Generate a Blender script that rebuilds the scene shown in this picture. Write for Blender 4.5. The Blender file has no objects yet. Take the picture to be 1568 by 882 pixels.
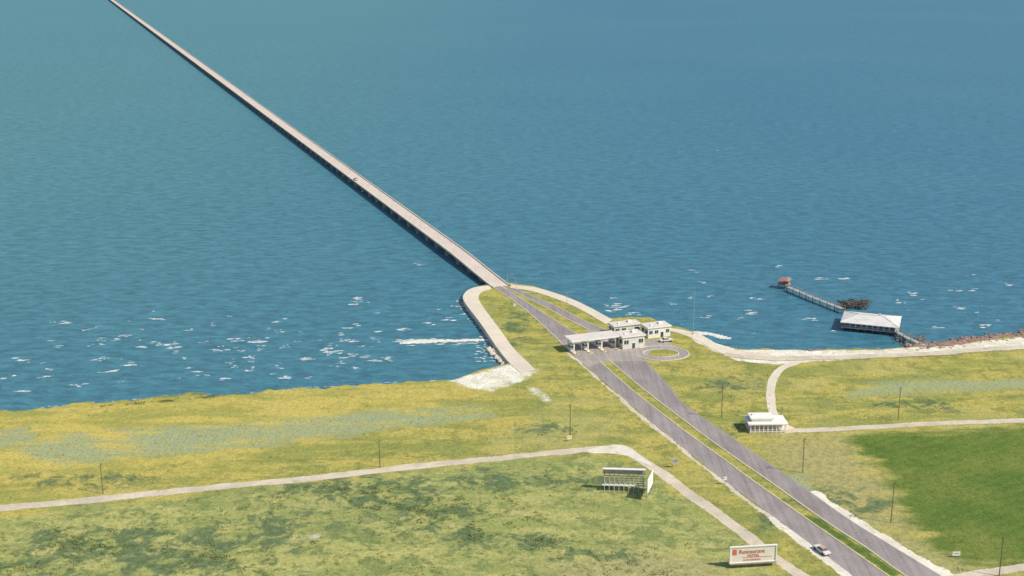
import bpy, math, random
import numpy as np
from mathutils import Vector
random.seed(7); rng=np.random.default_rng(7)
scene=bpy.context.scene
scene.view_settings.view_transform='Standard'
scene.view_settings.look='None'
scene.view_settings.exposure=0

# ------------------------------------------------------------ survey
CAMH=150.0; F=1893.0; TH=math.radians(15.81)
H=2.0   # land level above the lake
def P(x,y,z=H):
    """ground survey: sight line of the aerial view -> plan position at level z"""
    dx=x-784.0; dy=441.0-y
    rx=dx; ry=F*math.cos(TH)+dy*math.sin(TH); rz=-F*math.sin(TH)+dy*math.cos(TH)
    t=(z-CAMH)/rz
    return (rx*t, ry*t)

# ------------------------------------------------------------ materials
def new_mat(name):
    m=bpy.data.materials.new(name); m.use_nodes=True
    nt=m.node_tree; b=nt.nodes['Principled BSDF']
    return m,nt,b
def N(nt,t,**kw):
    n=nt.nodes.new(t)
    for k,v in kw.items(): setattr(n,k,v)
    return n
def mixc(nt,fac,a,b,mode='MIX'):
    n=nt.nodes.new('ShaderNodeMix'); n.data_type='RGBA'; n.blend_type=mode
    for s,v in ((n.inputs[0],fac),(n.inputs[6],a),(n.inputs[7],b)):
        if isinstance(v,(int,float)): s.default_value=v
        elif isinstance(v,tuple): s.default_value=(*v,1) if len(v)==3 else v
        else: nt.links.new(v,s)
    return n.outputs[2]
def math_(nt,op,a,b=0.0,c=0.0,clamp=False):
    n=nt.nodes.new('ShaderNodeMath'); n.operation=op; n.use_clamp=clamp
    for s,v in zip(n.inputs,(a,b,c)):
        if isinstance(v,(int,float)): s.default_value=v
        else: nt.links.new(v,s)
    return n.outputs[0]
def noise(nt,vec,scale,detail=4,rough=0.6,dist=0.0):
    n=nt.nodes.new('ShaderNodeTexNoise'); n.inputs['Scale'].default_value=scale
    n.inputs['Detail'].default_value=detail; n.inputs['Roughness'].default_value=rough
    n.inputs['Distortion'].default_value=dist
    if vec is not None: nt.links.new(vec,n.inputs['Vector'])
    return n.outputs['Fac']
def mapr(nt,v,a,b,c=0.0,d=1.0):
    n=nt.nodes.new('ShaderNodeMapRange'); n.interpolation_type='SMOOTHSTEP'
    nt.links.new(v,n.inputs[0])
    for i,k in enumerate((a,b,c,d)): n.inputs[i+1].default_value=k
    return n.outputs[0]
def position(nt,scale=(1,1,1),rot=0.0):
    g=nt.nodes.new('ShaderNodeNewGeometry'); m=nt.nodes.new('ShaderNodeMapping')
    m.inputs['Scale'].default_value=scale; m.inputs['Rotation'].default_value=(0,0,rot)
    nt.links.new(g.outputs['Position'],m.inputs['Vector']); return m.outputs[0]
def simple(name,col,rough=0.8,var=0.25,scale=0.6,scale2=4.0,metal=0.0,spec=0.2):
    m,nt,b=new_mat(name); p=position(nt)
    a=noise(nt,p,scale,3,0.65); c=noise(nt,p,scale2,2,0.6)
    f=math_(nt,'ADD',math_(nt,'MULTIPLY',a,0.6),math_(nt,'MULTIPLY',c,0.4))
    f=mapr(nt,f,0.3,0.7)
    dark=tuple(v*(1-var) for v in col); lite=tuple(min(1,v*(1+var*0.6)) for v in col)
    nt.links.new(mixc(nt,f,dark,lite),b.inputs['Base Color'])
    b.inputs['Roughness'].default_value=rough; b.inputs['Metallic'].default_value=metal
    b.inputs['Specular IOR Level'].default_value=spec
    return m

HEAD=math.radians(22)
def road_mat(name,col,var=0.2):
    m,nt,b=new_mat(name)
    p=position(nt); ps=position(nt,(1.0,0.03,1.0),-HEAD)
    streak=noise(nt,ps,0.9,3,0.6); blot=noise(nt,p,0.08,5,0.65); fine=noise(nt,p,1.5,3,0.7)
    f=math_(nt,'ADD',math_(nt,'MULTIPLY',streak,0.4),math_(nt,'ADD',math_(nt,'MULTIPLY',blot,0.4),math_(nt,'MULTIPLY',fine,0.2)))
    f=mapr(nt,f,0.35,0.65)
    nt.links.new(mixc(nt,f,tuple(v*(1-var) for v in col),tuple(v*(1+var) for v in col)),b.inputs['Base Color'])
    b.inputs['Roughness'].default_value=0.9; b.inputs['Specular IOR Level'].default_value=0.15
    return m
M_asph=road_mat('asphalt',(0.285,0.252,0.243),0.22)
M_plaza=road_mat('plaza_concrete',(0.35,0.31,0.285),0.2)
def grassy(name,col):
    m=simple(name,col,0.95,0.22,0.15,1.4); nt=m.node_tree; b=nt.nodes['Principled BSDF']
    src=b.inputs['Base Color'].links[0].from_socket
    n=noise(nt,position(nt),0.35,5,0.7)
    nt.links.new(mixc(nt,math_(nt,'MULTIPLY',mapr(nt,n,0.55,0.68),0.6),src,(0.34,0.32,0.14)),b.inputs['Base Color'])
    return m
M_shell=grassy('shell_road',(0.60,0.52,0.40))
M_shoulder=grassy('shell_shoulder',(0.74,0.68,0.56))
M_conc=simple('concrete',(0.68,0.60,0.475),0.85,0.14,0.12,1.0)
M_deck=road_mat('bridge_deck_concrete',(0.60,0.51,0.44),0.1)
M_pile=simple('pile_concrete',(0.38,0.355,0.33),0.9,0.25,0.3,2)
M_white=simple('white_paint',(0.80,0.78,0.71),0.6,0.07,0.3,3)
M_wall=simple('stucco_wall',(0.70,0.67,0.58),0.8,0.1,0.3,3)
M_roof=simple('gravel_roof',(0.66,0.60,0.54),0.95,0.14,0.5,4)
M_glass=simple('window_glass',(0.06,0.075,0.085),0.2,0.3,0.5,2,spec=0.5)
M_line=simple('road_paint_white',(0.50,0.465,0.42),0.7,0.3,0.5,3)
M_yline=simple('road_paint_yellow',(0.56,0.47,0.20),0.7,0.3,0.5,3)
M_wood=simple('weathered_wood',(0.24,0.20,0.15),0.95,0.35,0.8,5)
M_woodl=simple('grey_planks',(0.44,0.41,0.38),0.95,0.3,0.8,5)
M_dark=simple('dark_wood',(0.13,0.10,0.08),0.95,0.4,0.8,5)
M_pole=simple('pole_wood',(0.17,0.15,0.09),0.95,0.3,0.8,5)
M_red=simple('red_paint',(0.64,0.17,0.12),0.6,0.15,0.5,3)
M_rust=simple('rusty_roof',(0.38,0.20,0.15),0.8,0.3,0.6,4)
M_rock=simple('riprap_rock',(0.33,0.215,0.165),0.95,0.4,0.4,2)
M_cream=simple('sign_cream',(0.78,0.73,0.62),0.6,0.06,0.4,2)
M_tyre=simple('tyre_rubber',(0.02,0.02,0.02),0.8,0.2)
M_chrome=simple('chrome_trim',(0.5,0.5,0.5),0.25,0.1,metal=0.9)
M_carA=simple('car_paint_white',(0.70,0.66,0.60),0.35,0.04,spec=0.5)
M_shrub1=simple('shrub_leaves_dark',(0.14,0.18,0.07),0.9,0.3,0.5,3)
M_shrub2=simple('shrub_leaves_light',(0.26,0.285,0.09),0.9,0.3,0.5,3)

def land_mat():
    m,nt,b=new_mat('grassland')
    p=position(nt); px=position(nt,(0.40,1.35,1),math.radians(-8))
    at=N(nt,'ShaderNodeAttribute',attribute_name='zone'); at2=N(nt,'ShaderNodeAttribute',attribute_name='zone2'); at3=N(nt,'ShaderNodeAttribute',attribute_name='zone3')
    s=N(nt,'ShaderNodeSeparateColor'); nt.links.new(at.outputs['Color'],s.inputs[0])
    s2=N(nt,'ShaderNodeSeparateColor'); nt.links.new(at2.outputs['Color'],s2.inputs[0])
    s3=N(nt,'ShaderNodeSeparateColor'); nt.links.new(at3.outputs['Color'],s3.inputs[0])
    big=noise(nt,p,0.022,4,0.6,0.3); mid=noise(nt,px,0.09,6,0.68,0.4); fin=noise(nt,p,0.55,5,0.72); mic=noise(nt,p,2.2,3,0.7)
    pat=noise(nt,p,0.17,5,0.72,0.5)
    yel=(0.445,0.385,0.11); grn=(0.265,0.285,0.08); olive=(0.18,0.19,0.062)
    c=mixc(nt,mapr(nt,mid,0.42,0.59),yel,grn)
    c=mixc(nt,math_(nt,'MULTIPLY',mapr(nt,fin,0.5,0.68),0.65),c,olive)
    c=mixc(nt,math_(nt,'MULTIPLY',mapr(nt,pat,0.49,0.62),0.7),c,(0.185,0.21,0.07))
    c=mixc(nt,math_(nt,'MULTIPLY',mapr(nt,big,0.5,0.68),0.5),c,(0.43,0.40,0.16))
    # mustard-coloured marsh grass towards the lake
    mu=mixc(nt,mapr(nt,mid,0.45,0.64),(0.56,0.45,0.12),(0.36,0.345,0.095))
    mu=mixc(nt,math_(nt,'MULTIPLY',mapr(nt,fin,0.52,0.7),0.5),mu,(0.24,0.235,0.075))
    c=mixc(nt,math_(nt,'MULTIPLY',s3.outputs[0],0.8),c,mu)
    # mottled pasture
    fg=mixc(nt,mapr(nt,mid,0.38,0.6),(0.42,0.405,0.145),(0.28,0.31,0.105))
    fg=mixc(nt,math_(nt,'MULTIPLY',mapr(nt,pat,0.48,0.59),0.75),fg,(0.165,0.215,0.08))
    fg=mixc(nt,math_(nt,'MULTIPLY',mapr(nt,noise(nt,px,0.2,5,0.7,0.3),0.54,0.66),0.65),fg,(0.50,0.45,0.195))
    fg=mixc(nt,math_(nt,'MULTIPLY',mapr(nt,fin,0.5,0.66),0.65),fg,(0.175,0.21,0.075))
    wob=math_(nt,'MULTIPLY',math_(nt,'SUBTRACT',mid,0.5),1.4)
    wob2=math_(nt,'MULTIPLY',math_(nt,'SUBTRACT',pat,0.5),3.2)
    def zone(sock,lo=0.35,hi=0.65,k=1.0,w=None):
        return mapr(nt,math_(nt,'ADD',sock,math_(nt,'MULTIPLY',w or wob,k)),lo,hi)
    c=mixc(nt,zone(s2.outputs[0]),c,fg)
    c=mixc(nt,math_(nt,'MULTIPLY',zone(s2.outputs[1],0.1,0.9,1.3),0.75),c,mixc(nt,mapr(nt,fin,0.35,0.65),(0.46,0.395,0.185),(0.30,0.28,0.13)))
    # thickets of dark rushes
    th=mixc(nt,mapr(nt,fin,0.4,0.62),(0.135,0.19,0.10),(0.085,0.13,0.058))
    tk=math_(nt,'MULTIPLY',mapr(nt,math_(nt,'MULTIPLY',s2.outputs[2],math_(nt,'ADD',0.6,math_(nt,'MULTIPLY',wob2,1.5))),0.12,0.8),0.85)
    c=mixc(nt,tk,c,th)
    # dark green field with mowing lines
    w=N(nt,'ShaderNodeTexWave'); w.inputs['Scale'].default_value=0.09; w.inputs['Distortion'].default_value=2.5; w.inputs['Detail'].default_value=3
    nt.links.new(position(nt,(1,1,1),math.radians(58)),w.inputs['Vector'])
    gf=mixc(nt,math_(nt,'MULTIPLY',w.outputs['Fac'],0.3),(0.105,0.17,0.037),(0.20,0.24,0.06))
    gf=mixc(nt,mapr(nt,big,0.45,0.7),gf,(0.205,0.235,0.06))
    gf=mixc(nt,math_(nt,'MULTIPLY',mapr(nt,pat,0.45,0.64),0.55),gf,(0.085,0.145,0.035))
    gf=mixc(nt,math_(nt,'MULTIPLY',mapr(nt,fin,0.4,0.7),0.5),gf,(0.08,0.13,0.037))
    c=mixc(nt,zone(s.outputs[1],0.25,0.75,1.2),c,gf)
    # wet marsh
    mar=mixc(nt,mapr(nt,fin,0.35,0.6),(0.26,0.34,0.25),(0.35,0.36,0.16))
    mk=math_(nt,'MULTIPLY',mapr(nt,math_(nt,'MULTIPLY',s.outputs[0],math_(nt,'ADD',0.8,math_(nt,'MULTIPLY',wob,2.6))),0.2,0.7),0.9)
    c=mixc(nt,mk,c,mar)
    # sand / shell
    sand=mixc(nt,mapr(nt,pat,0.35,0.65),(0.60,0.56,0.43),(0.80,0.77,0.66))
    c=mixc(nt,mapr(nt,math_(nt,'MULTIPLY',s.outputs[2],math_(nt,'ADD',1.0,math_(nt,'MULTIPLY',wob2,0.7))),0.25,0.65),c,sand)
    # wet mud edge at the waterline
    sx=N(nt,'ShaderNodeSeparateXYZ'); nt.links.new(position(nt),sx.inputs[0])
    edge=mapr(nt,sx.outputs[2],0.25,1.8,1.0,0.0)
    c=mixc(nt,math_(nt,'MULTIPLY',edge,math_(nt,'SUBTRACT',0.85,s.outputs[2],clamp=True)),c,(0.12,0.125,0.065))
    f=mixc(nt,mapr(nt,mic,0.3,0.7),(0.74,0.74,0.74),(1.24,1.24,1.24))
    c=mixc(nt,1.0,c,f,'MULTIPLY')
    nt.links.new(c,b.inputs['Base Color'])
    b.inputs['Roughness'].default_value=1; b.inputs['Specular IOR Level'].default_value=0.0
    bp=N(nt,'ShaderNodeBump'); bp.inputs['Strength'].default_value=0.6; bp.inputs['Distance'].default_value=0.6
    nt.links.new(fin,bp.inputs['Height']); nt.links.new(bp.outputs[0],b.inputs['Normal'])
    return m
def water_mat():
    m,nt,b=new_mat('lake_water')
    p=position(nt); pw=position(nt,(0.5,1.0,1.0),math.radians(10))
    big=noise(nt,position(nt,(0.6,1.0,1)),0.0035,3,0.5,0.5); mid=noise(nt,pw,0.03,5,0.65)
    rip=noise(nt,pw,0.25,5,0.75,0.4); rip2=noise(nt,pw,0.9,3,0.7)
    sx=N(nt,'ShaderNodeSeparateXYZ'); nt.links.new(p,sx.inputs[0])
    side=mapr(nt,sx.outputs[0],-420,260)
    c=mixc(nt,side,(0.062,0.200,0.225),(0.040,0.160,0.238))
    near=mapr(nt,sx.outputs[1],400,800,1.0,0.0)
    c=mixc(nt,math_(nt,'MULTIPLY',near,0.5),c,(0.045,0.160,0.220))
    c=mixc(nt,math_(nt,'MULTIPLY',mapr(nt,big,0.4,0.7),0.2),c,(0.075,0.22,0.25))
    f=mixc(nt,mapr(nt,rip,0.3,0.7),(0.70,0.72,0.74),(1.34,1.31,1.28))
    c=mixc(nt,1.0,c,f,'MULTIPLY')
    nt.links.new(c,b.inputs['Base Color'])
    b.inputs['Roughness'].default_value=0.42; b.inputs['Specular IOR Level'].default_value=0.32
    h=math_(nt,'ADD',rip,math_(nt,'MULTIPLY',rip2,0.3))
    bp=N(nt,'ShaderNodeBump'); bp.inputs['Strength'].default_value=0.8; bp.inputs['Distance'].default_value=0.9
    nt.links.new(h,bp.inputs['Height']); nt.links.new(bp.outputs[0],b.inputs['Normal'])
    return m
def foam_mat():
    m,nt,b=new_mat('foam')
    p=position(nt,(0.6,1.2,1)); n=noise(nt,p,0.8,5,0.7)
    b.inputs['Base Color'].default_value=(0.80,0.82,0.78,1); b.inputs['Roughness'].default_value=0.9
    nt.links.new(mapr(nt,n,0.36,0.57,0.0,0.85),b.inputs['Alpha'])
    return m
M_land=land_mat(); M_water=water_mat(); M_foam=foam_mat()

# ------------------------------------------------------------ mesh helpers
class MB:
    def __init__(s): s.v=[]; s.f=[]; s.m=[]
    def add(s,vs,fs,mi=0):
        o=len(s.v); s.v+= [tuple(v) for v in vs]
        for f in fs: s.f.append(tuple(i+o for i in f)); s.m.append(mi)
    def box(s,c,d,mi=0,rot=0.0,taper=1.0):
        cx,cy,cz=c; sx,sy,sz=d[0]/2,d[1]/2,d[2]/2; ca,sa=math.cos(rot),math.sin(rot); vs=[]
        for k,t in ((-1,1.0),(1,taper)):
            for x,y in ((-1,-1),(1,-1),(1,1),(-1,1)):
                X=x*sx*t; Y=y*sy*t
                vs.append((cx+X*ca-Y*sa,cy+X*sa+Y*ca,cz+k*sz))
        s.add(vs,[(3,2,1,0),(4,5,6,7),(0,1,5,4),(1,2,6,5),(2,3,7,6),(3,0,4,7)],mi)
    def prism(s,poly,z0,z1,mi=0,side=None):
        n=len(poly); vs=[(x,y,z0) for x,y in poly]+[(x,y,z1) for x,y in poly]
        s.add(vs,[tuple(range(n,2*n))],mi)
        s.add(vs,[(i,(i+1)%n,n+(i+1)%n,n+i) for i in range(n)],mi if side is None else side)
    def beam(s,a,b,w,mi=0):
        a=Vector(a); b=Vector(b); d=(b-a).normalized()
        u=d.cross(Vector((0,0,1)));
        if u.length<0.01: u=Vector((1,0,0))
        u.normalize(); v=d.cross(u); u*=w/2; v*=w/2
        vs=[a-u-v,a+u-v,a+u+v,a-u+v,b-u-v,b+u-v,b+u+v,b-u+v]
        s.add(vs,[(0,1,2,3),(7,6,5,4),(0,4,5,1),(1,5,6,2),(2,6,7,3),(3,7,4,0)],mi)
    def cyl(s,c,r0,r1,z0,z1,mi=0,n=10):
        vs=[(c[0]+r0*math.cos(2*math.pi*i/n),c[1]+r0*math.sin(2*math.pi*i/n),z0) for i in range(n)]
        vs+=[(c[0]+r1*math.cos(2*math.pi*i/n),c[1]+r1*math.sin(2*math.pi*i/n),z1) for i in range(n)]
        s.add(vs,[(i,(i+1)%n,n+(i+1)%n,n+i) for i in range(n)]+[tuple(range(n,2*n))],mi)
    def obj(s,name,mats,parent=None,loc=None,rot=0.0):
        me=bpy.data.meshes.new(name); me.from_pydata(s.v,[],s.f)
        for m in mats: me.materials.append(m)
        me.polygons.foreach_set('material_index',s.m); me.update()
        o=bpy.data.objects.new(name,me); scene.collection.objects.link(o)
        if parent: o.parent=parent
        if loc is not None: o.location=loc
        o.rotation_euler[2]=rot
        return o
def empty(name,loc,rot=0.0):
    e=bpy.data.objects.new(name,None); scene.collection.objects.link(e)
    e.location=loc; e.rotation_euler[2]=rot; return e
def smooth(pts,n=12):
    p=[np.array(q,float) for q in pts]; p=[2*p[0]-p[1]]+p+[2*p[-1]-p[-2]]; out=[]
    for i in range(1,len(p)-2):
        for k in range(n):
            t=k/n; a,b,c,d=p[i-1],p[i],p[i+1],p[i+2]
            out.append(0.5*((2*b)+(c-a)*t+(2*a-5*b+4*c-d)*t*t+(3*b-a-3*c+d)*t**3))
    out.append(p[-2]); return np.array(out)
def resample(poly,n):
    d=np.r_[0,np.cumsum(np.linalg.norm(np.diff(poly,axis=0),axis=1))]
    t=np.linspace(0,d[-1],n); return np.c_[np.interp(t,d,poly[:,0]),np.interp(t,d,poly[:,1])]
def G(pts,z=H): return [P(x,y,z) for x,y in pts]
def strip(L,R,z,mat,name,n=160,thick=0.0):
    a=resample(smooth(L),n); b=resample(smooth(R),n)
    mb=MB(); vs=[(*p,z) for p in a]+[(*p,z) for p in b]
    mb.add(vs,[(i,n+i,n+i+1,i+1) for i in range(n-1)])
    if thick:
        lo=[(x,y,z-thick) for x,y,z in vs]; vv=vs+lo
        fs=[(i,i+1,2*n+i+1,2*n+i) for i in range(n-1)]+[(n+i,3*n+i,3*n+i+1,n+i+1) for i in range(n-1)]
        mb.add(vv,fs)
    return mb.obj(name,[mat])
def offset(c,d):
    t=np.gradient(c,axis=0); t/=np.linalg.norm(t,axis=1)[:,None]; nrm=np.c_[-t[:,1],t[:,0]]
    return c+nrm*(d if np.isscalar(d) else np.array(d)[:,None])
def rough_edge(n,rag):
    a=rng.normal(0,1,n+8); return np.convolve(a,np.ones(9)/9,'valid')*2.6*rag+rng.normal(0,rag*0.3,n)
def ribbon(pts,w,z,mat,name,n=160,rag=0.0,mb=None,mi=0,thick=0.0,dash=None):
    c=resample(smooth(pts),n)
    r1=rough_edge(n,rag) if rag else 0; r2=rough_edge(n,rag) if rag else 0
    a=offset(c,w/2+r1); b=offset(c,-w/2+r2)
    own=mb is None
    if own: mb=MB()
    vs=[(*p,z) for p in a]+[(*p,z) for p in b]
    idx=range(n-1) if not dash else [i for i in range(n-1) if i%dash[1]<dash[0]]
    mb.add(vs,[(i,n+i,n+i+1,i+1) for i in idx],mi)
    if thick:
        vv=vs+[(x,y,z-thick) for x,y,z in vs]
        mb.add(vv,[(i,i+1,2*n+i+1,2*n+i) for i in idx]+[(n+i,3*n+i,3*n+i+1,n+i+1) for i in idx],mi)
    if own: return mb.obj(name,[mat])

# ------------------------------------------------------------ terrain
shore_px_left=[(0,628),(70,620),(150,611),(225,606),(290,599),(345,600),(400,596),(480,589),(540,587),(600,581),(655,580),(690,578),(728,571),(768,562),(782,556)]
wall_l=[(762,531),(738,496),(712,462),(711,451),(724,443),(750,438)]
wall_r=[(784,437),(822,442),(870,457),(905,473),(936,491)]
shore_px_right=[(960,489),(1000,490),(1026,502),(1052,507),(1078,516),(1102,530),(1130,538),(1200,540),(1330,538),(1440,533),(1490,525),(1568,518)]
land=[(-15000,-1500),(-2500,-60),(-800,225),(-330,322)]+[P(x,y+8,0) for x,y in shore_px_left[:-3]]+[P(x,y,0) for x,y in shore_px_left[-3:]+wall_l+wall_r+shore_px_right]+[(330,485),(800,560),(2500,760),(15000,2000),(15000,-15000),(-15000,-15000)]
def sdf(px,py,poly):
    poly=np.array(poly); a=poly; b=np.roll(poly,-1,axis=0)
    d=np.full(px.shape,1e18); ins=np.zeros(px.shape,bool)
    for (ax,ay),(bx,by) in zip(a,b):
        ex,ey=bx-ax,by-ay; wx,wy=px-ax,py-ay
        t=np.clip((wx*ex+wy*ey)/(ex*ex+ey*ey+1e-9),0,1)
        d=np.minimum(d,(wx-t*ex)**2+(wy-t*ey)**2)
        c=((ay>py)!=(by>py)); 
        with np.errstate(divide='ignore',invalid='ignore'):
            xi=ax+(py-ay)/(by-ay if by!=ay else 1e-9)*ex
        ins^= c&(px<xi)
    return np.where(ins,1,-1)*np.sqrt(d)
def coarse(a,sgn):
    out=[];s=2.0;v=a
    while abs(v)<15000:
        v+=sgn*s; s*=1.35; out.append(v)
    return out
xs=np.array(sorted(coarse(-240,-1))+list(np.arange(-240,240.1,1.0))+coarse(240,1))
ys=np.array(sorted(coarse(235,-1))+list(np.arange(235,560.1,1.0))+coarse(560,1))
X,Y=np.meshgrid(xs,ys); 
jit=(np.sin(X*0.21+np.sin(Y*0.33))*0.6+np.sin(X*0.53+1.7)*0.45+np.sin(X*1.13+0.4*Y)*0.3)
D=sdf(X,Y,land); jm=np.clip((-20-X)/20,0,1)+np.clip((X-75)/20,0,1)
Dj=D+jit*jm*1.6
Z=np.clip(Dj/2.6,-1.5,1.0)*H
Z=np.where(Dj>2.6,H,Z)
def zone(poly,soft=4.0):
    d=sdf(X,Y,G(poly)); return np.clip(d/soft*0.5+0.5,0,1)
def spot(px,py,rx,ry):
    x,y=P(px,py); k=CAMH/ (F*math.sin(TH)+(py-441)*math.cos(TH))
    ax=rx*k; ay=abs(P(px,py-ry)[1]-y); return np.exp(-((X-x)/ax)**2-((Y-y)/ay)**2)
marsh=np.maximum.reduce([zone([(20,692),(100,662),(300,655),(420,648),(600,626),(740,624),(755,640),(620,652),(520,668),(330,690),(200,700),(90,712)],7),
    zone([(-60,672),(40,655),(60,676),(-60,690)],6), zone([(1290,600),(1360,584),(1600,578),(1600,594),(1400,604),(1300,610)],6)*0.95,
    zone([(1200,728),(1225,728),(1262,760),(1245,768)],3)])
dgreen=np.maximum(zone([(1300,668),(1330,662),(1568,650),(1900,640),(2100,950),(1650,880),(1500,858),(1440,838),(1400,800),(1372,745),(1330,705)],8), zone([(1225,787),(1255,795),(1380,878),(1368,884),(1300,838)],1.5))
sand=np.maximum.reduce([zone([(688,582),(735,571),(775,560),(800,560),(822,566),(800,582),(752,598),(715,592)],4),
    zone([(806,586),(820,592),(850,612),(838,616),(812,604)],4)*0.62, zone([(465,816),(495,814),(500,826),(470,828)],3)*0.55,
    zone([(1060,508),(1085,514),(1105,528),(1130,536),(1330,536),(1440,530),(1600,512),(1600,528),(1440,541),(1300,550),(1185,558),(1130,552),(1095,538),(1060,520)],1.5)])
fore=zone([(-900,900),(-300,812),(0,790),(300,760),(600,727),(860,702),(930,700),(1010,735),(1120,818),(1200,880),(1400,1100),(-900,1500)],8)
tan=np.maximum(zone([(1180,665),(1290,665),(1330,710),(1370,770),(1400,830),(1500,880),(1440,880),(1300,790),(1180,700)],14), zone([(850,860),(1000,840),(1110,870),(1110,900),(850,900)],8))
yelz=zone([(-500,690),(0,632),(290,606),(600,588),(690,590),(700,618),(560,636),(400,668),(300,700),(100,738),(0,750),(-500,800)],30)
thick=np.clip(sum(spot(*a) for a in ((640,775,90,38),(560,750,60,22),(720,820,50,20),(825,830,50,20),(480,745,90,14),(150,830,130,40),(320,850,140,34),(30,870,90,30),(760,735,70,20),(900,740,60,16),(1250,762,60,20),(1130,655,40,14),(420,800,80,24),(940,850,70,18),(240,602,120,5),(840,655,60,10),(1180,800,34,14),(130,735,120,14),(1000,600,30,16),(790,500,22,30),(1320,775,50,22),(1120,590,50,16),(1400,620,100,10))),0,1)
nx,ny=len(xs),len(ys)
V=np.c_[X.ravel(),Y.ravel(),Z.ravel()]
i=np.arange(nx*ny).reshape(ny,nx); Fc=np.stack([i[:-1,:-1],i[:-1,1:],i[1:,1:],i[1:,:-1]],-1).reshape(-1,4)
me=bpy.data.meshes.new('ground'); me.vertices.add(len(V)); me.vertices.foreach_set('co',V.ravel())
me.loops.add(Fc.size); me.loops.foreach_set('vertex_index',Fc.ravel())
me.polygons.add(len(Fc)); me.polygons.foreach_set('loop_start',np.arange(0,Fc.size,4)); me.polygons.foreach_set('loop_total',np.full(len(Fc),4))
me.update(calc_edges=True)
for nm,ch in (('zone',(marsh,dgreen,sand)),('zone2',(fore,tan,thick)),('zone3',(yelz,yelz*0,yelz*0))):
    a=me.color_attributes.new(nm,'FLOAT_COLOR','POINT')
    a.data.foreach_set('color',np.stack([c.ravel() for c in ch]+[np.ones(nx*ny)],-1).astype(np.float32).ravel())
me.materials.append(M_land)
g=bpy.data.objects.new('ground',me); scene.collection.objects.link(g)
# lake
mb=MB(); mb.add([(-15000,-15000,0),(15000,-15000,0),(15000,15000,0),(-15000,15000,0)],[(0,1,2,3)]); mb.obj('lake_water',[M_water])

# ------------------------------------------------------------ seawalls
def wallstrip(outer,inner,name):
    strip(G(outer),G(inner),H+0.12,M_conc,name,120,thick=2.9)
wallstrip([(752,437),(724,441),(711,450),(711,462),(737,497),(760,531),(780,556),(798,572)],[(752,443),(740,446),(733,453),(737,466),(765,504),(786,533),(806,553),(821,567)],'seawall')
wallstrip([(783,436),(822,441),(870,456),(905,472),(938,490)],[(781,441),(818,447),(862,462),(896,478),(928,497)],'seawall')
wallstrip([(1024,502),(1052,507),(1078,516),(1102,530),(1130,538),(1180,541)],[(1022,506),(1044,512),(1066,521),(1090,534),(1122,546),(1180,547)],'seawall')

# ------------------------------------------------------------ roads
LL=[(863,529),(900,562),(950,606),(1000,648),(1064,700),(1100,729),(1195,799),(1248,838),(1310,884),(1410,955)]
LR=[(918,553),(962,592),(1003,625),(1050,661),(1104,700),(1150,734),(1243,800),(1298,838),(1362,883),(1470,955)]
RL=[(932,551),(975,588),(1016,620),(1070,661),(1124,700),(1172,733),(1262,797),(1325,838),(1385,881),(1500,955)]
RR=[(988,552),(1024,590),(1044,615),(1075,638),(1120,669),(1163,699),(1225,742),(1300,795),(1365,835),(1440,881),(1560,955)]
z1=H+0.03
strip(G(LL),G(LR),z1,M_asph,'highway_road')
strip(G(RL),G(RR),z1,M_asph,'highway_road')
UL=[(754,439),(795,467),(830,497),(863,529)]; UR=[(768,439),(812,466),(852,492),(892,517)]
VL=[(769,439),(822,464),(868,488),(903,506)]; VR=[(781,439),(845,466),(892,490),(932,508)]
strip(G(UL),G(UR),z1,M_asph,'approach_road',60)
strip(G(VL),G(VR),z1+0.004,M_asph,'approach_road',60)
mb=MB(); mb.prism(G([(856,521),(892,514),(903,505),(932,507),(958,528),(962,540),(990,553),(932,554),(918,556),(900,563),(862,530)]),H-0.3,H+0.05); mb.obj('toll_plaza_pavement',[M_plaza])
# shoulders
ribbon(G([(1180,792),(1215,818),(1262,853),(1310,890),(1390,950)]),2.8,H+0.02,M_shoulder,'road_shoulder',200,0.3)
ribbon(G([(1245,752),(1292,786),(1345,820),(1400,853),(1462,888),(1560,945)]),3.2,H+0.02,M_shoulder,'road_shoulder',200,0.35)
ribbon(G([(868,540),(900,566),(950,610),(1000,652),(1062,702),(1100,733),(1190,800)]),1.4,H+0.018,M_shell,'road_verge',220,0.35)
# frontage roads / paths
ribbon(G([(-300,806),(-100,788),(0,778),(150,765),(300,749),(450,735),(600,718),(750,703),(860,692),(925,687),(955,690),(1010,722),(1060,760),(1120,802),(1170,842),(1240,890),(1330,950)]),3.8,H+0.025,M_shell,'shell_road',500,0.2)
mb=MB(); c=smooth(G([(898,690),(918,684),(940,681),(962,684),(980,697),(1000,714),(975,704),(955,697),(930,694),(905,694),(898,690)]),6)[:-1]; mb.prism([tuple(q) for q in c],H-0.2,H+0.035); mb.obj('road_junction_pad',[M_shoulder])
ribbon(G([(1180,661),(1230,659),(1300,656),(1400,650),(1500,646),(1568,643),(1800,632)]),3.4,H+0.025,M_shell,'shell_road',300,0.18)
ribbon(G([(1235,550),(1214,557),(1196,565),(1184,580),(1180,602),(1183,628),(1194,647),(1212,657)]),2.9,H+0.04,M_conc,'path',120,0.08)
ribbon(G([(1110,543),(1180,549),(1300,547),(1420,542),(1500,536),(1600,530),(1800,517)]),4.5,H+0.14,M_shell,'shore_road',300,0.25)
ribbon(G([(1440,892),(1500,879),(1568,869),(1700,853)]),3.4,H+0.026,M_shell,'shell_road',120,0.18)
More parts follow.
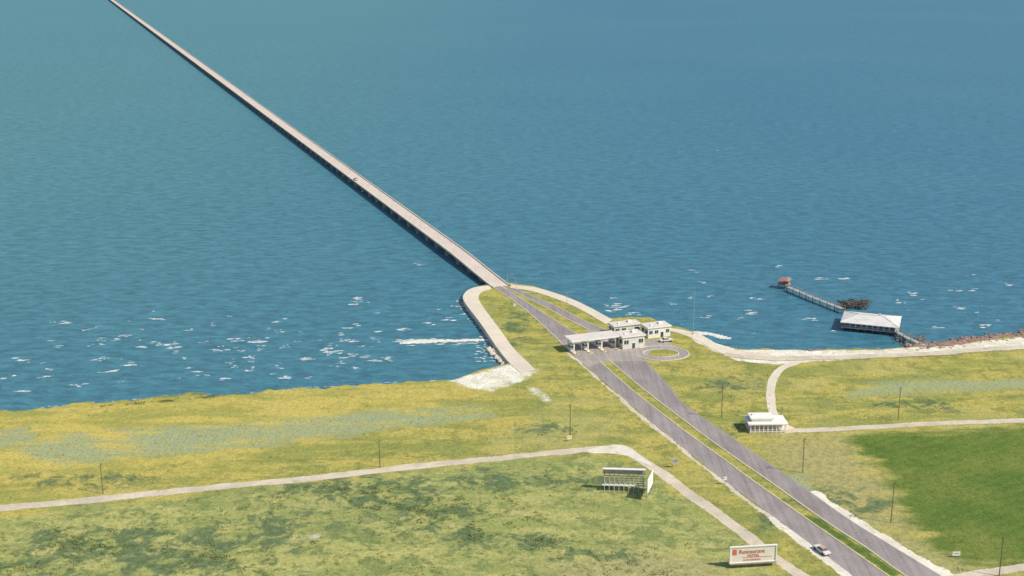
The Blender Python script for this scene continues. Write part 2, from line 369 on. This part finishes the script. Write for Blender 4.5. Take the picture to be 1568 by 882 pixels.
# loop driveway
cx,cy=P(1012,541)
def ell(rx,ry,n=64): return [(cx+rx*math.cos(2*math.pi*k/n),cy+ry*math.sin(2*math.pi*k/n)) for k in range(n)]
mb=MB(); o=ell(10.2,8.2); q=ell(6.4,4.2); n=64
mb.add([(*p,H+0.058) for p in o]+[(*p,H+0.058) for p in q],[(k,(k+1)%n,n+(k+1)%n,n+k) for k in range(n)]); 
mb.obj('driveway',[M_plaza])
mb=MB()
for r in ((10.2,8.2),(6.4,4.2)):
    a=ell(*r); b=ell(r[0]+0.35,r[1]+0.35)
    vs=[(*p,H+0.18) for p in a]+[(*p,H+0.18) for p in b]+[(*p,H-0.1) for p in a]+[(*p,H-0.1) for p in b]
    ok=[k for k in range(n) if not (r[0]>8 and 0.36<k/n<0.56)]
    mb.add(vs,[f for k in ok for f in ((k,(k+1)%n,n+(k+1)%n,n+k),(k,(k+1)%n,2*n+(k+1)%n,2*n+k),(n+k,n+(k+1)%n,3*n+(k+1)%n,3*n+k))])
# kerbs along medians
for line in (LR,RL): ribbon(G(line),0.3,H+0.16,None,'k',160,mb=mb,thick=0.3)
for line in (UR[:],VL[:]): ribbon(G(line),0.3,H+0.16,None,'k',50,mb=mb,thick=0.3)
ribbon(G(UL),0.3,H+0.16,None,'k',50,mb=mb,thick=0.3); ribbon(G(VR),0.3,H+0.16,None,'k',50,mb=mb,thick=0.3)
mb.obj('kerb',[M_conc])
# painted markings
mb=MB()
def midw(A,B,t=0.5,n=40):
    a=resample(smooth(G(A)),n); b=resample(smooth(G(B)),n); return list(map(tuple,a*(1-t)+b*t))
ribbon(midw(LL,LR),0.16,H+0.06,None,'m',300,mb=mb,dash=(1,3)); ribbon(midw(RL,RR),0.16,H+0.06,None,'m',300,mb=mb,dash=(1,3))
ribbon(midw(LL,LR,0.05),0.13,H+0.06,None,'m',200,mb=mb); ribbon(midw(RL,RR,0.95),0.13,H+0.06,None,'m',200,mb=mb)
ribbon(midw(UL,UR),0.16,H+0.06,None,'m',90,mb=mb,dash=(1,3)); ribbon(midw(VL,VR),0.16,H+0.06,None,'m',90,mb=mb,dash=(1,3))
ribbon(midw(LL,LR,0.95),0.13,H+0.06,None,'m',200,mb=mb,mi=1); ribbon(midw(RL,RR,0.06),0.13,H+0.06,None,'m',200,mb=mb,mi=1)
ribbon(midw(UL,UR,0.93),0.2,H+0.06,None,'m',60,mb=mb,mi=1); ribbon(midw(VL,VR,0.07),0.2,H+0.06,None,'m',60,mb=mb,mi=1)
for k in range(4):
    a=(880+k*15,550-k*3); ribbon(G([(a[0],a[1]),(a[0]+14,a[1]+11)]),0.25,H+0.07,None,'m',6,mb=mb,mi=k%2)
mb.obj('road_markings',[M_line,M_yline])

# ------------------------------------------------------------ bridge
A=np.array(P(767,439,H)); B=np.array(P(172,0,4.0)); d=(B-A)/np.linalg.norm(B-A); nr=np.array([-d[1],d[0]])
brot=math.atan2(d[1],d[0]); L=9000
br=empty('causeway_bridge',(0,0,0))
def bz(s): 
    t=min(1,s/70); return H+0.12+1.4*(t*t*(3-2*t))
deck=MB(); par=MB(); und=MB()
ss=list(np.arange(0,80,4.0))+list(np.arange(80,L,17.0))
def row(s,o,dz): q=A+d*s+nr*o; return (q[0],q[1],bz(s)+dz)
def loft(mb,prof,mi=0):
    n=len(prof); vs=[]
    for s in ss: vs+=[row(s,o,dz) for o,dz in prof]
    mb.add(vs,[(k*n+j,k*n+(j+1)%n,(k+1)*n+(j+1)%n,(k+1)*n+j) for k in range(len(ss)-1) for j in range(n)],mi)
loft(deck,[(-4.2,0),(4.2,0),(4.2,-0.35),(-4.2,-0.35)])
deck.obj('deck',[M_deck],br)
for sd in (-1,1):
    loft(par,[(sd*4.2,0.0),(sd*4.2,0.5),(sd*3.8,0.5),(sd*3.7,0.0)][::sd])
par.obj('parapet',[M_conc],br)
for o in (-3.2,-1.1,1.1,3.2): loft(und,[(o-0.25,-0.35),(o+0.25,-0.35),(o+0.25,-0.95),(o-0.25,-0.95)])
s=17.0
while s<L:
    q=A+d*s; z=bz(s)
    und.box((q[0],q[1],z-1.2),(1.1,8.0,0.5),0,brot)
    for o in (-3.1,0,3.1):
        c=q+nr*o; und.cyl((c[0],c[1]),0.68,0.68,-2,z-1.45,0,8)
    s+=17.0
und.obj('piers',[M_pile],br)
mb=MB()
cl=[tuple(A+d*s) for s in np.arange(80,2500,6.0)]
for k in range(0,len(cl)-1,2):
    a=np.array(cl[k]); b=a+d*3; z=bz(100)+0.01
    mb.add([(*(a-nr*.08),z),(*(b-nr*.08),z),(*(b+nr*.08),z),(*(a+nr*.08),z)],[(0,1,2,3)])
mb.obj('centre_line',[M_line],br)

# ------------------------------------------------------------ toll plaza
def building(name,loc,rot,w,dp,h,wallm=M_wall,roofm=M_roof,win=4,z0=H,door=True,roofover=0.4):
    e=empty(name,(loc[0],loc[1],z0),rot)
    a=MB(); a.box((0,0,h/2-0.1),(w,dp,h+0.2)); a.obj('walls',[wallm],e)
    r=MB(); r.box((0,0,h+0.15),(w+2*roofover,dp+2*roofover,0.3),1)
    r.box((0,0,h+0.33),(w+2*roofover-0.5,dp+2*roofover-0.5,0.06),0)
    r.box((w*0.2,dp*0.1,h+0.7),(1.6,1.4,0.8),1); r.box((-w*0.25,-dp*0.1,h+0.55),(0.8,0.8,0.5),1)
    r.obj('roof',[roofm,M_white],e)
    g_=MB(); fr=MB(); sp=w/win
    for k in range(win):
        x=-w/2+sp*(k+0.5)
        if door and k==win//2:
            g_.box((x,-dp/2-0.02,1.05),(1.1,0.08,2.1)); fr.box((x,-dp/2-0.05,2.2),(1.4,0.14,0.16))
        else:
            g_.box((x,-dp/2-0.02,h*0.58),(sp*0.6,0.08,h*0.32)); fr.box((x,-dp/2-0.05,h*0.58-h*0.16-0.07),(sp*0.68,0.16,0.12)); fr.box((x,-dp/2-0.05,h*0.58),(0.08,0.12,h*0.32))
    for sgn in (-1,1):
        for y in (-dp*0.25,dp*0.25):
            g_.box((sgn*(w/2+0.02),y,h*0.58),(0.08,dp*0.28,h*0.32))
    g_.obj('windows',[M_glass],e); fr.obj('window_frames',[M_white],e)
    return e
HR=math.radians(20)
lx,ly=P(906,533)
e=empty('toll_canopy',(lx,ly,H),HR)
mb=MB(); mb.box((0,0,4.6),(19.5,7.4,0.5)); mb.box((0,0,4.88),(18.9,6.8,0.06),1)
mb.obj('roof',[M_white,M_roof],e)
mb=MB(); bo=MB(); gl=MB(); isl=MB()
for k in range(4):
    x=-8.4+k*5.6
    isl.box((x,0,0.1),(1.5,12,0.3))
    for y in (-2.8,2.8): mb.box((x,y,2.3),(0.45,0.45,4.08))
    bo.box((x,0,1.3),(1.2,2.4,2.1)); bo.box((x,0,2.45),(1.5,2.7,0.2))
    gl.box((x,0,1.75),(1.26,2.0,0.8)); gl.box((x,0,1.75),(0.9,2.46,0.8))
    isl.cyl((x,-5.7),0.3,0.25,0.2,1.0,1)
mb.obj('columns',[M_white],e); bo.obj('toll_booths',[M_white],e); gl.obj('booth_glass',[M_glass],e); isl.obj('islands',[M_conc,M_yline],e)
building('administration_building',P(964,529),HR,9.0,7.0,4.6,win=3)
building('administration_annex',P(956,509),HR,11,5,3.6,win=4)
building('service_building',P(1004,513),HR,9.5,6,4.0,win=4,wallm=M_white)
mb=MB(); mb.prism(G([(955,526),(990,521),(1012,519),(1035,530),(1000,534),(985,550),(962,541)]),H-0.2,H+0.045); mb.obj('parking_pavement',[M_plaza])

# ------------------------------------------------------------ pavilion (right)
lx,ly=P(1172,657)
e=empty('roadside_pavilion',(lx,ly,H),math.radians(2))
mb=MB(); mb.box((0,0,0.35),(11.6,6.6,0.3)); mb.obj('floor',[M_conc],e)
mb=MB()
for k in range(9): mb.box((-5.4+k*1.35,-3.1,1.65),(0.3,0.25,2.3)); mb.box((-5.4+k*1.35,3.1,1.65),(0.3,0.25,2.3))
for k in range(9): mb.box((-5.4+k*1.35,-3.1,0.1),(0.3,0.25,0.4))
mb.box((0,-3.1,1.0),(11,0.1,0.12)); mb.obj('posts',[M_white],e)
mb=MB(); mb.box((0,1.0,1.65),(10.6,3.0,2.3)); mb.obj('walls',[M_wall],e)
mb=MB()
for k in range(8): mb.box((-4.7+k*1.35,-0.52,1.8),(0.8,0.1,1.3))
mb.obj('windows',[M_glass],e)
mb=MB(); mb.box((0,0,2.98),(12.4,7.4,0.35)); mb.box((-1.5,0.6,3.6),(6.5,4.2,0.9),0); mb.box((-1.5,0.6,4.2),(7.4,5.0,0.3),0); mb.box((-4,1,4.6),(0.7,0.7,0.6),0)
mb.obj('roof',[M_white],e)

# ------------------------------------------------------------ billboards
lx,ly=P(1152,867); e=empty('billboard',(lx,ly,H),math.radians(7)); w,h,zb=11.6,4.3,1.2
f=MB(); f.box((0,0,zb+h/2),(w,0.25,h)); f.obj('panel',[M_cream],e)
t=MB()
for z in (zb,zb+h): t.box((0,-0.06,z),(w+0.3,0.5,0.22))
for x in (-w/2,w/2): t.box((x,-0.06,zb+h/2),(0.22,0.5,h-0.22))
t.obj('frame',[M_white],e)
s=MB()
for k in range(5):
    x=-w/2+0.8+k*(w-1.6)/4; s.box((x,0.35,(zb+h)/2),(0.3,0.3,zb+h)); s.beam((x,0.4,zb+h*0.7),(x,2.6,0),0.18)
s.box((0,-0.55,zb-0.1),(w,0.7,0.1)); s.obj('posts',[M_wood],e)
mb=MB(); mb.box((-4.7,-0.14,4.1),(1.1,0.05,1.5)); mb.box((1.0,-0.14,2.55),(7.4,0.05,0.12)); mb.obj('red_panels',[M_red],e)
for body,size,x,z,mt in (('Restaurant',1.5,-3.6,3.7,M_red),('MOTEL',0.95,-1.4,2.75,M_red),('at the lakefront',0.7,-2.4,1.75,M_red)):
    c=bpy.data.curves.new('lettering','FONT'); c.body=body; c.size=size; c.extrude=0.02; c.materials.append(mt)
    o=bpy.data.objects.new('lettering',c); scene.collection.objects.link(o); o.parent=e; o.location=(x,-0.2,z); o.rotation_euler=(math.pi/2,0,0)
# V-shaped billboard seen from behind: open timber framework
lx,ly=P(955,750); e=empty('billboard_frame',(lx,ly,H),math.radians(-4))
mb=MB()
for k in range(9):
    x=-5.4+k*1.35; mb.box((x,0,3.2),(0.2,0.2,6.4)); mb.beam((x,-0.1,4.6),(x,-2.2,0),0.15)
for z in (2.0,2.7,3.4,4.1): mb.box((0,0.12,z),(11.4,0.1,0.22))
mb.obj('posts',[M_woodl],e)
mb=MB(); mb.box((0,0.3,5.6),(11.8,0.12,1.9)); mb.box((0,-0.5,6.5),(11.9,1.0,0.12),1); mb.box((0,-0.5,1.6),(11.9,1.0,0.12),1); mb.obj('panel',[M_woodl,M_white],e)
mb=MB(); a=Vector((7.9,0.5,0)); b=Vector((6.2,-6.5,0))
mb.add([(a.x,a.y,2),(b.x,b.y,2),(b.x,b.y,6.2),(a.x,a.y,6.2),(a.x+.15,a.y,2),(b.x+.15,b.y,2),(b.x+.15,b.y,6.2),(a.x+.15,a.y,6.2)],[(0,1,2,3),(4,5,6,7),(0,3,7,4),(1,2,6,5),(3,2,6,7),(0,1,5,4)])
mb.obj('side_panel',[M_white],e)
mb=MB()
for k in range(4):
    q=a.lerp(b,k/3); mb.box((q.x-0.15,q.y,3.0),(0.2,0.2,6.0))
mb.obj('side_posts',[M_woodl],e)

# ------------------------------------------------------------ poles and small signs
pm=MB(); pm.cyl((0,0),0.14,0.09,-0.5,11.5,0,8); pm.box((0,0,10.6),(2.0,0.12,0.13)); pm.box((0,0,9.6),(1.4,0.1,0.12))
for x in (-0.9,-0.45,0.45,0.9): pm.cyl((x,0),0.06,0.04,10.66,10.9,1,6)
pobj=None
for px,py,sc in ((873,672,1.0),(1105,640,1.0),(1229,724,.95),(1375,644,1.0),(1364,800,1.0),(1530,882,.9),(158,756,.8),(582,716,.75)):
    if pobj is None: o=pobj=pm.obj('utility_pole',[M_pole,M_glass])
    else:
        o=bpy.data.objects.new('utility_pole',pobj.data); scene.collection.objects.link(o)
    o.location=(*P(px,py),H); o.scale=(1,1,sc); o.rotation_euler=(random.uniform(-.02,.02),random.uniform(-.02,.02),random.uniform(.9,1.5))
def lamp(px,py,h,name='street_lamp',arm=2.0):
    m=MB(); m.cyl((0,0),0.10,0.07,-0.3,h,0,8); m.beam((0,0,h-0.1),(arm,0,h+0.3),0.08); m.box((arm+0.3,0,h+0.28),(0.8,0.25,0.13)); m.box((0,0,0.1),(0.6,0.6,0.4))
    o=m.obj(name,[M_woodl]); o.location=(*P(px,py),H); return o
lamp(777,441,6); lamp(790,446,6).rotation_euler[2]=math.pi; lamp(868,468,6); lamp(890,545,6); lamp(1010,560,6)
m=MB(); m.cyl((0,0),0.11,0.06,-0.3,19,0,8); m.cyl((0,0),0.5,0.4,-0.2,0.5,0,8); m.cyl((0,0),0.15,0.02,19,19.3,0,8); o=m.obj('flagpole',[M_woodl]); o.location=(*P(1061,512),H)
def sign(px,py,w,h,zb,rot,mt=M_white):
    m=MB(); m.box((0,0,zb+h/2),(w,0.06,h),0)
    for x in (-w*0.3,w*0.3): m.box((x,0.06,(zb+h)/2),(0.1,0.08,zb+h),1)
    m.box((0,-0.04,zb+h*0.55),(w*0.7,0.02,h*0.12),2)
    o=m.obj('road_sign',[mt,M_wood,M_dark]); o.location=(*P(px,py),H); o.rotation_euler[2]=rot
sign(1033,716,2.0,1.5,1.2,0.2,M_woodl); sign(1464,853,2.0,1.1,0.4,0.1); sign(872,676,1.4,1.1,0.8,0.3,M_cream); sign(1110,742,1.0,1.0,1.4,0.3); sign(788,474,1.0,1.2,1.4,0.2)

# ------------------------------------------------------------ pier, boathouse
def piles(mb,pts,w,z,mi=0,step=4.0):
    c=resample(np.array(pts,float),max(3,int(np.linalg.norm(np.array(pts[-1])-np.array(pts[0]))/step))); a=offset(c,w/2*0.8); b=offset(c,-w/2*0.8)
    for q in list(a)+list(b): mb.cyl((q[0],q[1]),0.2,0.17,-2,z+0.7,mi,6)
def walkway(px,w,z,parent):
    pts=[P(x,y,z) for x,y in px]; pts=resample(np.array(pts,float),24); a=offset(pts,w/2); b=offset(pts,-w/2)
    mb=MB(); n=24; vs=[(*p,z) for p in a]+[(*p,z) for p in b]+[(*p,z-0.25) for p in a]+[(*p,z-0.25) for p in b]
    mb.add(vs,[f for i in range(n-1) for f in ((i,n+i,n+i+1,i+1),(i,i+1,2*n+i+1,2*n+i),(n+i,3*n+i,3*n+i+1,n+i+1))])
    for p in (a,b):
        for i in range(n-1): mb.beam((*p[i],z+1.0),(*p[i+1],z+1.0),0.1)
    mb.obj('walkway',[M_woodl],parent)
    mb=MB(); piles(mb,pts,w,z); mb.obj('piles',[M_wood],parent)
pier=empty('fishing_pier',(0,0,0))
walkway([(1207,439),(1245,455),(1292,473)],1.9,2.0,pier)
walkway([(1366,503),(1392,518),(1424,532)],2.0,2.0,pier)
hx,hy=P(1200,441,0); e=empty('pier_hut',(hx,hy,0),math.radians(-25))
mb=MB(); mb.box((0,0,1.9),(5.0,4.6,0.25)); mb.obj('deck',[M_woodl],e)
mb=MB()
for x in (-2.2,0,2.2):
    for y in (-2.0,2.0): mb.cyl((x,y),0.2,0.2,-2,1.8,0,6); mb.box((x,y,2.9),(0.2,0.2,1.8))
mb.obj('piles',[M_wood],e)
mb=MB(); mb.add([(-2.7,-2.4,3.8),(2.7,-2.4,3.8),(2.7,2.4,3.8),(-2.7,2.4,3.8),(-1.2,0,4.9),(1.2,0,4.9)],[(0,1,5,4),(2,3,4,5),(1,2,5),(3,0,4),(3,2,1,0)]); mb.obj('roof',[M_rust],e)
mb=MB(); mb.box((0.9,0.5,2.9),(2.4,2.4,1.75)); mb.obj('walls',[M_rust],e)
# boathouse
hx,hy=P(1333,502,0); e=empty('boathouse',(hx,hy,0),math.radians(-20))
mb=MB()
for x in np.linspace(-10,10,8):
    for y in (-6.4,-2.1,2.1,6.4): mb.cyl((x,y),0.24,0.22,-2,1.3,0,6)
mb.obj('piles',[M_wood],e)
mb=MB(); mb.box((0,0,1.45),(22,15.4,0.35)); mb.obj('deck',[M_woodl],e)
mb=MB(); mb.box((0,0,2.6),(19.4,12.8,2.0)); mb.obj('walls',[M_woodl],e)
mb=MB(); mw=MB()
for k in range(9):
    x=-8.6+k*2.15; mb.box((x,-6.43,2.65),(1.2,0.1,1.0)); mw.box((x+1.07,-7.1,2.6),(0.16,0.16,1.95))
for y in (-4,-1.3,1.3,4): mb.box((-9.73,y,2.65),(0.1,1.5,1.0)); mb.box((9.73,y,2.65),(0.1,1.5,1.0))
mb.obj('windows',[M_glass],e); mw.obj('veranda_posts',[M_white],e)
mb=MB(); w,dp,z0,z1_=11.2,8.2,3.6,5.3; r=4.6
vs=[(-w,-dp,z0),(w,-dp,z0),(w,dp,z0),(-w,dp,z0),(-r,0,z1_),(r,0,z1_)]
mb.add(vs,[(0,1,5,4),(2,3,4,5),(1,2,5),(3,0,4),(3,2,1,0)])
for a,b in ((0,4),(1,5),(2,5),(3,4),(4,5)): mb.beam(vs[a],vs[b],0.22)
mb.box((0,-dp,z0-0.1),(2*w,0.12,0.26)); mb.box((3,2,5.1),(0.8,0.8,1.0))
mb.obj('roof',[simple('sheet_metal_roof',(0.66,0.64,0.60),0.7,0.2,0.3,2)],e)
# ruined timber dock
mb=MB()
for k in range(110):
    x,y=P(random.uniform(1288,1330),random.uniform(464,475),0); z=random.uniform(0.5,1.6)
    a=random.uniform(0,math.pi); l=random.uniform(1,3)
    mb.beam((x,y,z),(x+l*math.cos(a),y+l*math.sin(a),z+random.uniform(-.4,.4)),random.uniform(.2,.4))
    if k%4==0: mb.cyl((x,y),0.2,0.18,-2,random.uniform(1,2.3),0,6)
mb.obj('ruined_dock',[M_dark])
mb=MB()
for k in range(60):
    x,y=P(random.uniform(1372,1420),random.uniform(516,532),0); a=random.uniform(0,math.pi); l=random.uniform(1,3)
    mb.beam((x,y,random.uniform(.3,1.0)),(x+l*math.cos(a),y+l*math.sin(a),random.uniform(.3,1.2)),random.uniform(.15,.3))
mb.obj('driftwood_pile',[M_wood])
def rocks(mb,path,count,spread,r0,r1,mi=0,zc=0.9):
    c=resample(smooth(path),400)
    for k in range(count):
        q=c[random.randrange(400)]+rng.normal(0,spread,2); r=random.uniform(r0,r1)
        vs=[];n=6
        for j,(zz,rr) in enumerate(((-0.6,0.9),(0.1,1.0),(0.45,0.55))):
            for i_ in range(n):
                a=2*math.pi*i_/n+random.uniform(-.3,.3); s_=r*rr*random.uniform(.75,1.2)
                vs.append((q[0]+s_*math.cos(a),q[1]+s_*math.sin(a),zc+zz*r))
        fs=[(j*n+i_,j*n+(i_+1)%n,(j+1)*n+(i_+1)%n,(j+1)*n+i_) for j in range(2) for i_ in range(n)]+[tuple(range(2*n,3*n))]
        mb.add(vs,fs,mi)
mb=MB(); rocks(mb,[P(x,y,1.0) for x,y in [(1180,541),(1300,539),(1380,537),(1440,533),(1490,526),(1568,519),(1650,512)]],900,0.9,0.4,1.1,zc=1.3)
rocks(mb,[P(x,y,1.0) for x,y in [(1395,534),(1440,532),(1490,524),(1568,517),(1650,510)]],1000,1.9,0.5,1.3,zc=1.5)
mb.obj('riprap_rocks',[M_rock])
mb=MB(); rocks(mb,[P(x,y,0.6) for x,y in [(757,530),(768,545),(780,557)]],90,1.2,0.5,1.3,zc=0.5); mb.obj('breakwater_rocks',[M_conc])

# ------------------------------------------------------------ foam and sandbars
def blob(mb,cx,cy,w,h,z=0.03,n=12):
    vs=[(cx,cy,z)]
    for k in range(n):
        a=2*math.pi*k/n; r=random.uniform(.45,1.1); vs.append((cx+w/2*r*math.cos(a),cy+h/2*r*math.sin(a)+0.15*w*0.2*math.cos(a),z))
    mb.add(vs,[(0,1+k,1+(k+1)%n) for k in range(n)])
mb=MB()
caps=[(545,458),(540,466),(560,462),(700,470),(718,482),(640,405),(100,493),(250,527),(265,530),(220,530),(340,535),(380,548),(430,562),(520,512),(530,523),(570,508),(470,548),(290,548),(150,550),(30,550),(10,577),(70,578),(170,567),(200,560),(350,580),(500,533),(590,548),(620,505),(545,500),(515,540),(535,545),(450,575),(300,572),(120,590),(40,600),(957,467),(940,475),(970,480),(950,470),(1065,415),(1058,455),(1195,408),(1155,458),(1145,478),(1250,425),(1300,425),(1380,465),(1465,446),(1470,472),(1545,437),(1400,450),(1490,445),(1240,490),(1440,500),(1510,500),(1080,485),(690,488),(660,495),(360,522),(400,520),(240,490),(160,520)]
def cap(px,py,k=1.0):
    x,y=P(px,py,0)
    for j in range(random.randint(2,5)):
        blob(mb,x+random.uniform(-3,3)*k,y+random.uniform(-3,3)*k,random.uniform(2,6)*k,random.uniform(.9,2.3)*k,0.03+0.004*j)
for c in caps: cap(*c,k=random.uniform(.65,1.1))
for k in range(130):
    if random.random()<.8: c=(random.gauss(400,190),random.gauss(538,30))
    else: c=(random.uniform(920,1568),random.uniform(420,515))
    if c[1]>595-c[0]*0.03 and c[0]<760: continue
    if 600<c[0]<900 and 490<c[1]: continue
    cap(*c,k=random.uniform(.25,.6))
for c in ((588,147),(1460,313),(1100,230)): cap(*c,k=.5)
mb.obj('whitecaps',[M_foam])
mb=MB()
c=resample(smooth([P(x,y+6.5,0) for x,y in shore_px_left[:-2]]),240)
for q in c:
    if random.random()<.3: blob(mb,q[0]+random.uniform(-1,1),q[1]+random.uniform(0,2.2),random.uniform(1,3),random.uniform(.3,.7),0.035+random.uniform(0,.02))
for q in resample(smooth([P(x,y,0) for x,y in [(704,458),(715,478),(740,512),(752,535),(768,555)]]),60):
    if random.random()<.7: blob(mb,q[0]+random.uniform(-1.5,1),q[1]+random.uniform(-1,1),random.uniform(1,3.5),random.uniform(.6,1.8),0.035+random.uniform(0,.02))
for k in range(60):
    t=random.random(); q=P(600+160*t,523+random.gauss(0,2.5),0); blob(mb,q[0],q[1],random.uniform(2,6),random.uniform(.6,1.6),0.06+random.uniform(0,.02))
for k in range(30):
    q=P(random.gauss(745,10),random.gauss(545,10),0); blob(mb,q[0],q[1],random.uniform(1,3),random.uniform(.6,1.8),0.06+random.uniform(0,.02))
mb.obj('surf',[M_foam])
def bar(top,bot,name):
    a=resample(smooth([P(x,y,0) for x,y in top]),40); b=resample(smooth([P(x,y,0) for x,y in bot]),40)
    a=a+np.c_[np.zeros(40),rng.normal(0,.35,40)]; b=b+np.c_[np.zeros(40),rng.normal(0,.35,40)]; c=(a+b)/2
    mb=MB(); n=40; vs=[(*p,-0.08) for p in a]+[(*p,0.2) for p in c]+[(*p,-0.08) for p in b]
    mb.add(vs,[f for i in range(n-1) for f in ((i,n+i,n+i+1,i+1),(n+i,2*n+i,2*n+i+1,n+i+1))]); mb.obj(name,[simple('wet_sand',(0.70,0.68,0.58),0.9,0.16,0.3,1.5)])
bar([(612,524),(640,519),(690,519),(757,518)],[(612,527),(640,527),(690,524),(757,522)],'sandbar')
bar([(1050,506),(1075,507),(1100,511),(1120,517)],[(1060,513),(1085,514),(1102,519),(1120,520)],'sandbar')

# ------------------------------------------------------------ shrubs
LV=[];LF=[];LM=[]
def clump(x,y,r,h,k,dark):
    k=int(k*1.5)
    for j in range(k):
        th=random.uniform(0,2*math.pi); rr=r*math.sqrt(random.random())*1.15; zz=random.random()**.8*h*(1-0.6*min(1,rr/r)**2)
        c=np.array([x+rr*math.cos(th),y+rr*math.sin(th),H+zz]); u=rng.normal(0,1,3); u/=np.linalg.norm(u); v=np.cross(u,rng.normal(0,1,3)); v/=np.linalg.norm(v)
        s_=random.uniform(.10,.22)*(0.6+0.5*r); o=len(LV)
        LV.extend([tuple(c-u*s_),tuple(c+v*s_*.7),tuple(c+u*s_),tuple(c-v*s_*.7)]); LF.append((o,o+1,o+2,o+3)); LM.append(0 if random.random()<dark else 1)
def nz(x,y): return math.sin(x*.11+2)*math.sin(y*.13+x*.03)+0.6*math.sin(x*.31+y*.17)+0.4*math.sin(y*.41-x*.2)
cnt=0
while cnt<900:
    px,py=random.uniform(-30,1150),random.uniform(710,900)
    edge=780-px*0.098 if px<900 else 700+(px-900)*.78
    if py<edge+14: continue
    x,y=P(px,py)
    if nz(x,y)<random.uniform(-0.8,1.6): continue
    if 905<px<1010 and 700<py<790: continue
    if 1085<px<1200 and py>820: continue
    r=random.uniform(.25,.8); clump(x,y,r,r*.45,int(10*r+5),.4); cnt+=1
for cxp,cyp,sx_,sy_,m_ in ((650,778,70,20,90),(580,755,50,14,40),(722,822,24,8,14),(825,830,28,10,18),(480,745,60,6,20),(130,830,70,20,60),(310,850,90,16,40),(30,870,40,8,20),(220,602,80,2,30),(320,599,15,1.5,16),(880,662,8,5,4)):
    for k in range(m_):
        px,py=random.gauss(cxp,sx_*.6),random.gauss(cyp,sy_*.6); x,y=P(px,py)
        if cyp<610: x,y=P(px,635-(px*0.093)+random.uniform(1,4))
        r=random.uniform(.35,1.0); clump(x,y,r,r*.55,int(14*r+6),.65)
for k in range(400):
    px=random.uniform(-20,860); top=632-px*0.075; py=random.uniform(top+8,765-px*0.098)
    x,y=P(px,py)
    if nz(x*1.3,y*1.3)<random.uniform(-.4,1.2): continue
    r=random.uniform(.25,.55); clump(x,y,r,r*.4,8,.1)
for k in range(120):
    px=random.uniform(1000,1180); py=random.uniform(565,660)
    if py>560+(px-1000)*.62-4: continue
    x,y=P(px,py); r=random.uniform(.25,.55); clump(x,y,r,r*.4,8,.1)
me=bpy.data.meshes.new('shrubs'); me.from_pydata(LV,[],LF); me.materials.append(M_shrub1); me.materials.append(M_shrub2)
me.polygons.foreach_set('material_index',LM); me.update(); o=bpy.data.objects.new('shrubs',me); scene.collection.objects.link(o)

# ------------------------------------------------------------ cars
def car(loc,rot,paint,roofm):
    e=empty('car',loc,rot)   # length along +X
    mb=MB(); prof=[(-2.6,.45),(-2.62,.85),(-1.5,1.0),(1.0,1.0),(2.4,.88),(2.6,.7),(2.58,.42)]
    n=len(prof); vs=[(x,-.92,z) for x,z in prof]+[(x,.92,z) for x,z in prof]
    mb.add(vs,[tuple(range(n)),tuple(range(2*n-1,n-1,-1))]+[(i_,n+i_,n+(i_+1)%n,(i_+1)%n) for i_ in range(n)]); mb.obj('body',[paint],e)
    mb=MB(); vs=[(-1.6,-.85,.99),(1.0,-.85,.99),(1.0,.85,.99),(-1.6,.85,.99),(-1.0,-.68,1.46),(.35,-.68,1.46),(.35,.68,1.46),(-1.0,.68,1.46)]
    mb.add(vs,[(0,1,5,4),(1,2,6,5),(2,3,7,6),(3,0,4,7)]); mb.obj('glass',[M_glass],e)
    mb=MB(); mb.box((-.33,0,1.49),(1.45,1.42,.08)); mb.obj('roof',[roofm],e)
    mb=MB()
    for x in (-1.6,1.6):
        for y in (-.85,.85):
            n=14; vs=[(x+.34*math.cos(2*math.pi*k/n),y+s_*.11,.34+.34*math.sin(2*math.pi*k/n)) for s_ in (-1,1) for k in range(n)]
            mb.add(vs,[tuple(range(n)),tuple(range(2*n-1,n-1,-1))]+[(k,(k+1)%n,n+(k+1)%n,n+k) for k in range(n)])
    mb.obj('wheels',[M_tyre],e)
    mb=MB(); mb.box((2.62,0,.5),(.12,1.8,.16)); mb.box((-2.64,0,.5),(.12,1.8,.16)); mb.obj('bumpers',[M_chrome],e)
    return e
hd=math.atan2(P(1195,799)[1]-P(1310,884)[1],P(1195,799)[0]-P(1310,884)[0])
car((*P(1258,845),H+0.04),hd,M_carA,simple('car_roof_pink',(0.55,0.34,0.30),0.4,0.05))
car((*P(1020,523),H+0.06),0.3,M_carA,M_carA)
q=np.array(P(538,276,3.5)); s=np.dot(q-A,d); q=A+d*s+nr*1.9
car((q[0],q[1],bz(s)+0.01),brot,M_carA,M_carA)

# ------------------------------------------------------------ light
EL=math.radians(46); AZ=math.radians(112)
w=bpy.data.worlds.new('World'); scene.world=w; w.use_nodes=True; nt=w.node_tree
sk=nt.nodes.new('ShaderNodeTexSky'); sk.sky_type='NISHITA'; sk.sun_disc=False; sk.sun_elevation=EL; sk.sun_rotation=AZ
nt.links.new(sk.outputs[0],nt.nodes['Background'].inputs[0]); nt.nodes['Background'].inputs[1].default_value=0.13
sd=Vector((math.cos(EL)*math.sin(AZ),math.cos(EL)*math.cos(AZ),math.sin(EL)))
l=bpy.data.lights.new('sun','SUN'); l.energy=4.4; l.angle=math.radians(0.5); l.color=(1,0.93,0.80)
lo=bpy.data.objects.new('sun',l); scene.collection.objects.link(lo); lo.rotation_euler=sd.to_track_quat('Z','Y').to_euler(); lo.location=(100,200,300)
cam=bpy.data.cameras.new('camera'); cam.sensor_width=36; cam.lens=36*F/1568; cam.clip_start=1; cam.clip_end=60000
co=bpy.data.objects.new('camera',cam); scene.collection.objects.link(co); co.location=(0,0,CAMH); co.rotation_euler=(math.pi/2-TH,0,0)
scene.camera=co
